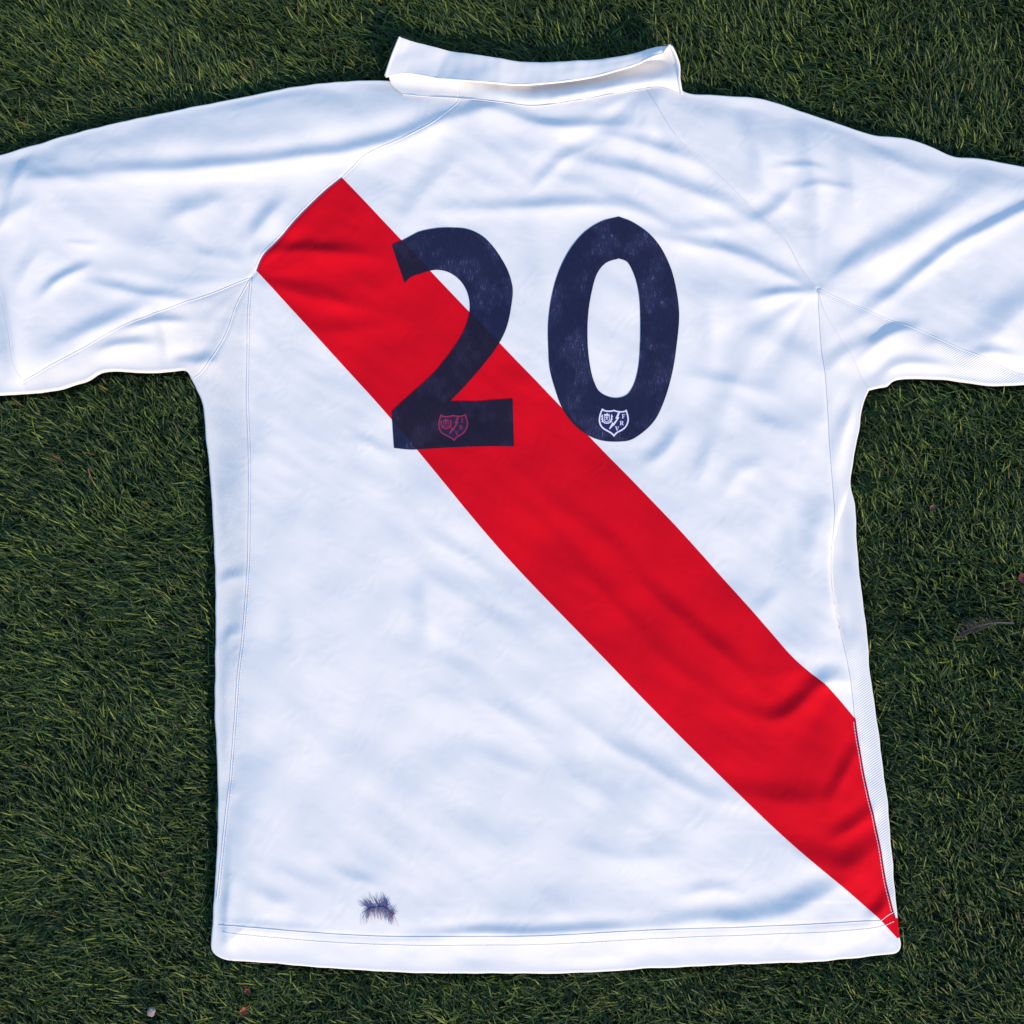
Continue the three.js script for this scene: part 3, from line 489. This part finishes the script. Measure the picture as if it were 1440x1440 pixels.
{
  const turf = new THREE.Group(); turf.name = 'turf_grass'; turf.userData = { kind: 'stuff', label: 'short dark green artificial grass all round the shirt', category: 'grass' }; scene.add(turf);
  const bm = new THREE.MeshPhysicalMaterial({ roughness: 0.5, specularIntensity: 0.5, side: THREE.DoubleSide }); bm.color.setRGB(1, 1, 1);
  const BENDS = [0.25, 0.6, 0.95, 1.25], variants = BENDS.map((b, i) => ({ g: bladeGeo(b, [0.026, 0.024, 0.022, 0.024][i]), m: [], c: [] }));
  const GX = 0.72, GZ0 = -0.72, GZ1 = 0.66, mat = new THREE.Matrix4(), q = new THREE.Quaternion(), qa = new THREE.Quaternion(), e = new THREE.Euler(), pv = new THREE.Vector3(), sv = new THREE.Vector3(), tip = new THREE.Vector3();
  const CM = 0.002, MX = Math.ceil((2 * GX + 0.16) / CM), MZ = Math.ceil((GZ1 - GZ0 + 0.16) / CM), mask = new Float32Array(MX * MZ);
  const ringAll = [...outer, outer[0]], cr = [...collarRing, collarRing[0]];
  for (let j = 0; j < MZ; j++) for (let i = 0; i < MX; i++) {
    const x = -GX - 0.08 + i * CM, z = GZ0 - 0.08 + j * CM; let b = 1e9;
    for (let k = 0; k < ringAll.length; k++) { const p = ringAll[k], d = (p[0] - x) ** 2 + (p[1] - z) ** 2; if (d < b) b = d; }
    let d = Math.sqrt(b) * (inside(outer, x, z) ? -1 : 1);
    d = Math.min(d, nearest(cr, x, z)[0] * (inside(collarRing, x, z) ? -1 : 1));
    mask[j * MX + i] = d;
  }
  const distTo = (x, z) => { const i = Math.round((x + GX + 0.08) / CM), j = Math.round((z - GZ0 + 0.08) / CM); return i < 0 || j < 0 || i >= MX || j >= MZ ? 1 : mask[j * MX + i]; };
  const tuft = 0.0085;
  for (let gz = GZ0; gz < GZ1; gz += tuft) for (let gx = -GX; gx < GX; gx += tuft * 0.9) {
    const tx = gx + gauss() * 0.0026, tz = gz + gauss() * 0.0026, dd = distTo(tx, tz);
    if (dd < -0.02) continue;
    const clump = noise(tx * 14, tz * 14, 1), lay = 0.55 + 0.5 * noise(tx * 7, tz * 7, 6), dirN = noise(tx * 9, tz * 9, 33) * 1.4;
    const la = Math.atan2(-0.45, -0.9) + dirN, lx = Math.cos(la) * lay * 0.55, lz = Math.sin(la) * lay * 0.55;
    for (let k = 0; k < 9; k++) {
      const x = tx + gauss() * 0.003, z = tz + gauss() * 0.003;
      let len = 0.0175 + 0.0145 * rnd() + 0.008 * clump;
      const vI = Math.min(3, Math.floor(rnd() * 4)), V = variants[vI], B = BENDS[vI];
      const lean = Math.abs(gauss()) * 0.55, az = rnd() * 6.2832, twist = gauss() * 0.5; let ax = Math.cos(az) * lean + lx, azz = Math.sin(az) * lean + lz, dm = 0;
      for (let go = 0; go < 2; go++) {
        const mag = Math.min(1.25, Math.hypot(ax, azz)), dir = Math.atan2(azz, ax);
        e.set(0, -dir + twist, 0); q.setFromEuler(e);                              // turn the bend roughly downhill
        qa.setFromAxisAngle(pv.set(Math.sin(dir), 0, -Math.cos(dir)), mag); q.premultiply(qa);
        tip.set(B * 0.62, 1 - 0.28 * B, 0).applyQuaternion(q);
        const d0 = distTo(x, z); dm = Math.min(d0, distTo(x + tip.x * len, z + tip.z * len), distTo(x + tip.x * len * 0.7, z + tip.z * len * 0.7), distTo(x + tip.x * len * 0.4, z + tip.z * len * 0.4)) - 0.001;
        if (dm > 0.0002 || d0 < -0.014) break;
        if (go) { if (d0 < 0) dm = 1; break; }
        const gx_ = distTo(x + 0.008, z) - distTo(x - 0.008, z), gz_ = distTo(x, z + 0.008) - distTo(x, z - 0.008), gl = Math.hypot(gx_, gz_) || 1;   // the cloth pushes blades outwards
        const kk = d0 < 0 ? 0.85 + 0.35 * rnd() - d0 * 18 : 0.15 + 0.5 * rnd(), sp = d0 < 0 ? 0.22 : 0.3;
        ax = gx_ / gl * kk + gauss() * sp; azz = gz_ / gl * kk + gauss() * sp;
      }
      if (dm < 0.0002) len = Math.min(len, 0.011 / Math.max(0.3, tip.y));
      else { const de = distTo(x, z); if (de < 0.03) len = Math.min(len, (0.0165 + 0.35 * Math.max(0, de) + 0.003 * rnd()) / Math.max(0.35, tip.y)); }
      sv.set(len, len, 0.020 + 0.011 * rnd()); sv.x = len;
      mat.compose(pv.set(x, 0, z), q, sv); V.m.push(mat.clone());
      const r = rnd(); let c;
      const f = 0.75 + 0.5 * rnd();
      if (r < 0.46) c = [0.020, 0.044, 0.021]; else if (r < 0.78) c = [0.040, 0.078, 0.026]; else if (r < 0.93) c = [0.074, 0.124, 0.034]; else if (r < 0.99) c = [0.125, 0.168, 0.050]; else c = [0.075, 0.055, 0.03];
      V.c.push(c.map((v, k) => [1.04, 1.02, 0.8][k] * v * f * (1 + 0.3 * clump)));
    }
  }
  for (const V of variants) {
    const o = new THREE.InstancedMesh(V.g, bm, V.m.length); o.name = 'grass_blade'; o.userData.kind = 'stuff'; o.castShadow = o.receiveShadow = true;
    V.m.forEach((m, i) => { o.setMatrixAt(i, m); o.setColorAt(i, new THREE.Color().setRGB(...V.c[i])); });
    turf.add(o);
  }
  console.log('blades', variants.map(v => v.m.length));
}

// ------------------------------------------------------------------ small things
function single(name, label, category, [px, py], y, turn = 0) { const g = new THREE.Group(), [x, z] = at([px, py], y); g.name = name; g.position.set(x, y, z); g.rotation.y = turn; g.userData = { label, category }; scene.add(g); return g; }
const mat = (rgb, r = 0.8) => { const m = new THREE.MeshStandardMaterial({ roughness: r, side: THREE.DoubleSide }); m.color.setRGB(...rgb); return m; };
const tube = (pts, r, n = 8, tipScale = 0.2) => { const c = new THREE.CatmullRomCurve3(pts.map(p => new THREE.Vector3(...p))), g = new THREE.TubeGeometry(c, n, r, 5), p = g.attributes.position; for (let i = 0; i <= n; i++) { const m = c.getPointAt(i / n), s = lerp(1, tipScale, (i / n) ** 2); for (let j = 0; j <= 5; j++) { const k = i * 6 + j; p.setXYZ(k, m.x + (p.getX(k) - m.x) * s, m.y + (p.getY(k) - m.y) * s, m.z + (p.getZ(k) - m.z) * s); } } return g; };
{ // dark downy tuft on the cloth, above the hem
  const [fx, fz] = at([535, 1277]), y0 = hgt(fx, fz);
  const f = new THREE.Group(); f.name = 'downy_feather'; f.position.set(fx, y0, fz); f.userData = { label: 'small dark violet downy feather tuft lying on the white shirt above the hem', category: 'feather' }; scene.add(f);
  const root = t => [lerp(-17, 18, t) * PX, 0.0012, (1 - 3 * Math.sin(t * 3.1) + 6 * smooth(0.6, 1, t)) * PX];           // spine
  const S = []; for (let i = 0; i <= 8; i++) { const p = root(i / 8); S.push([p[0], 0.0012 + hgt(fx + p[0], fz + p[2]) - y0, p[2]]); }
  part('spine', tube(S, 0.0004, 16, 0.4), mat([0.06, 0.055, 0.15]), f);
  const top = [], low = [];
  const strand = (list, t, dx, dz, r, curl) => { const p = root(t), pts = []; for (let k = 0; k <= 4; k++) { const u = k / 4, x = p[0] + (dx * u + curl * Math.sin(u * 2.5)) * PX, z = p[2] + dz * u * PX; pts.push([x, hgt(fx + x, fz + z) - y0 + 0.0005 + 0.0009 * Math.sin(u * 2.6) * rnd(), z]); } list.push(tube(pts, r, 6, 0.25)); };
  for (let i = 0; i < 70; i++) { const t = 0.05 + 0.72 * rnd(); strand(top, t, lerp(-13, 7, t) + gauss() * 5, -(5 + 17 * rnd() * Math.sin(0.4 + t * 2.4)), 0.00013 + 0.00016 * rnd(), gauss() * 3); }
  for (let i = 0; i < 80; i++) { const t = rnd(); strand(low, t, gauss() * 5 - 2 + lerp(-3, 3, t), 4 + 15 * rnd(), 0.00012 + 0.00014 * rnd(), gauss() * 3); }
  for (let i = 0; i < 24; i++) strand(low, 0.86 + 0.12 * rnd(), gauss() * 8, gauss() * 7, 0.00026, gauss() * 2);
  for (let i = 0; i < 7; i++) strand(low, 0.06, -4 + gauss() * 4, 14 + 8 * rnd(), 0.00018, -3 + gauss() * 3);
  part('barbs', mergeGeometries(top), mat([0.10, 0.11, 0.30]), f); part('down', mergeGeometries(low), mat([0.20, 0.16, 0.30]), f);
}
{ // dull brown-grey feather sunk in the turf
  const f = single('feather', 'dull grey brown curved feather lying in the grass right of the shirt', 'feather', [1388, 882], 0.021);
  const q = t => [lerp(38, -38, t) * PX, 0.002 * Math.sin(t * 3), (lerp(-6, 14, t) - 9 * Math.sin(t * 2.6)) * PX], pts = []; for (let i = 0; i <= 8; i++) pts.push(q(i / 8));
  part('quill', tube(pts, 0.0007, 16, 0.4), mat([0.085, 0.075, 0.072]), f);
  const gs = []; for (let i = 0; i < 90; i++) { const t = 0.3 + 0.7 * rnd(), p = q(t), s = rnd() < 0.5 ? -1 : 1, l = (7 + 7 * rnd()) * Math.sin(0.3 + 2.5 * (t - 0.25)) ; gs.push(tube([p, [p[0] - 5 * PX, p[1] + 0.0006 * gauss(), p[2] + s * l * 0.6 * PX], [p[0] - 12 * PX, p[1] - 0.001, p[2] + s * l * PX]], 0.0003, 4)); }
  part('barbs', mergeGeometries(gs), mat([0.040, 0.035, 0.035]), f);
}
function flake(w, h, cup) { const g = new THREE.PlaneGeometry(w, h, 6, 6), p = g.attributes.position; for (let i = 0; i < p.count; i++) { const x = p.getX(i) / w * 2, y = p.getY(i) / h * 2, k = Math.sqrt(Math.max(0.05, 1 - Math.min(1, y * y * 0.8))); p.setXYZ(i, x * w / 2 * k + 0.15 * w * noise(x * 2, y * 2, w * 900), cup * (x * x + 0.5 * y * y) + 0.0006 * noise(x * 3, y * 3, 2), y * h / 2); } g.computeVertexNormals(); return g; }
function leaf(label, p, turn, w, h, rgb, stem) { const f = single('leaf_fragment', label, 'leaf', p, 0.0225, turn); part('blade', flake(w, h, 0.0015), mat(rgb), f); if (stem) part('stem', tube([[0, 0, -h / 2], [0.001, 0.001, -h / 2 - stem / 2], [-0.0005, 0.0005, -h / 2 - stem]], 0.0005), mat(rgb.map(v => v * 0.8)), f); f.name = f.name + (leaf.n ? '_' + String(leaf.n).padStart(3, '0') : ''); leaf.n = (leaf.n || 0) + 1; return f; }
leaf('orange brown leaf scrap in the grass below the hem', [343, 1422], -0.6, 0.0058, 0.007, [0.24, 0.062, 0.034], 0.006);
leaf('small dark red leaf scrap in the grass just under the hem edge', [349, 1394], 0.8, 0.004, 0.006, [0.16, 0.035, 0.03], 0.004);
leaf('dark crimson leaf scrap in the grass at the right edge of the picture', [1437, 814], 0.3, 0.008, 0.009, [0.10, 0.016, 0.03], 0);
leaf('pale pinkish brown leaf scrap in the grass beside the right flank of the shirt', [1311, 715], 1.2, 0.006, 0.005, [0.11, 0.06, 0.05], 0);
leaf('brown dry leaf scrap in the grass below the left sleeve', [82, 646], 1.0, 0.003, 0.011, [0.15, 0.075, 0.03], 0.004);
{ const f = single('twig', 'tiny orange brown forked twig in the grass below the left sleeve', 'twig', [128, 668], 0.0225); part('stalk', tube([[-0.003, 0, -0.006], [-0.001, 0.001, -0.001], [0.003, 0, 0.007]], 0.0007), mat([0.32, 0.12, 0.065]), f); part('fork', tube([[-0.001, 0.001, -0.001], [-0.0005, 0.002, 0.002], [0.0005, 0.0015, 0.0045]], 0.0005), mat([0.36, 0.13, 0.08]), f); }
{ const f = single('pebble', 'pale pinkish grey crumb in the grass near the bottom left corner', 'pebble', [213, 1423], 0.021); const g = new THREE.IcosahedronGeometry(0.0032, 3), p = g.attributes.position; for (let i = 0; i < p.count; i++) { const x = p.getX(i), y = p.getY(i), z = p.getZ(i), s = 1 + 0.35 * noise(x * 500, y * 500, z * 500); p.setXYZ(i, x * s, y * s * 0.8, z * s * 1.2); } g.computeVertexNormals(); part('crumb', g, mat([0.30, 0.24, 0.235]), f); }

renderer.render(scene, camera);
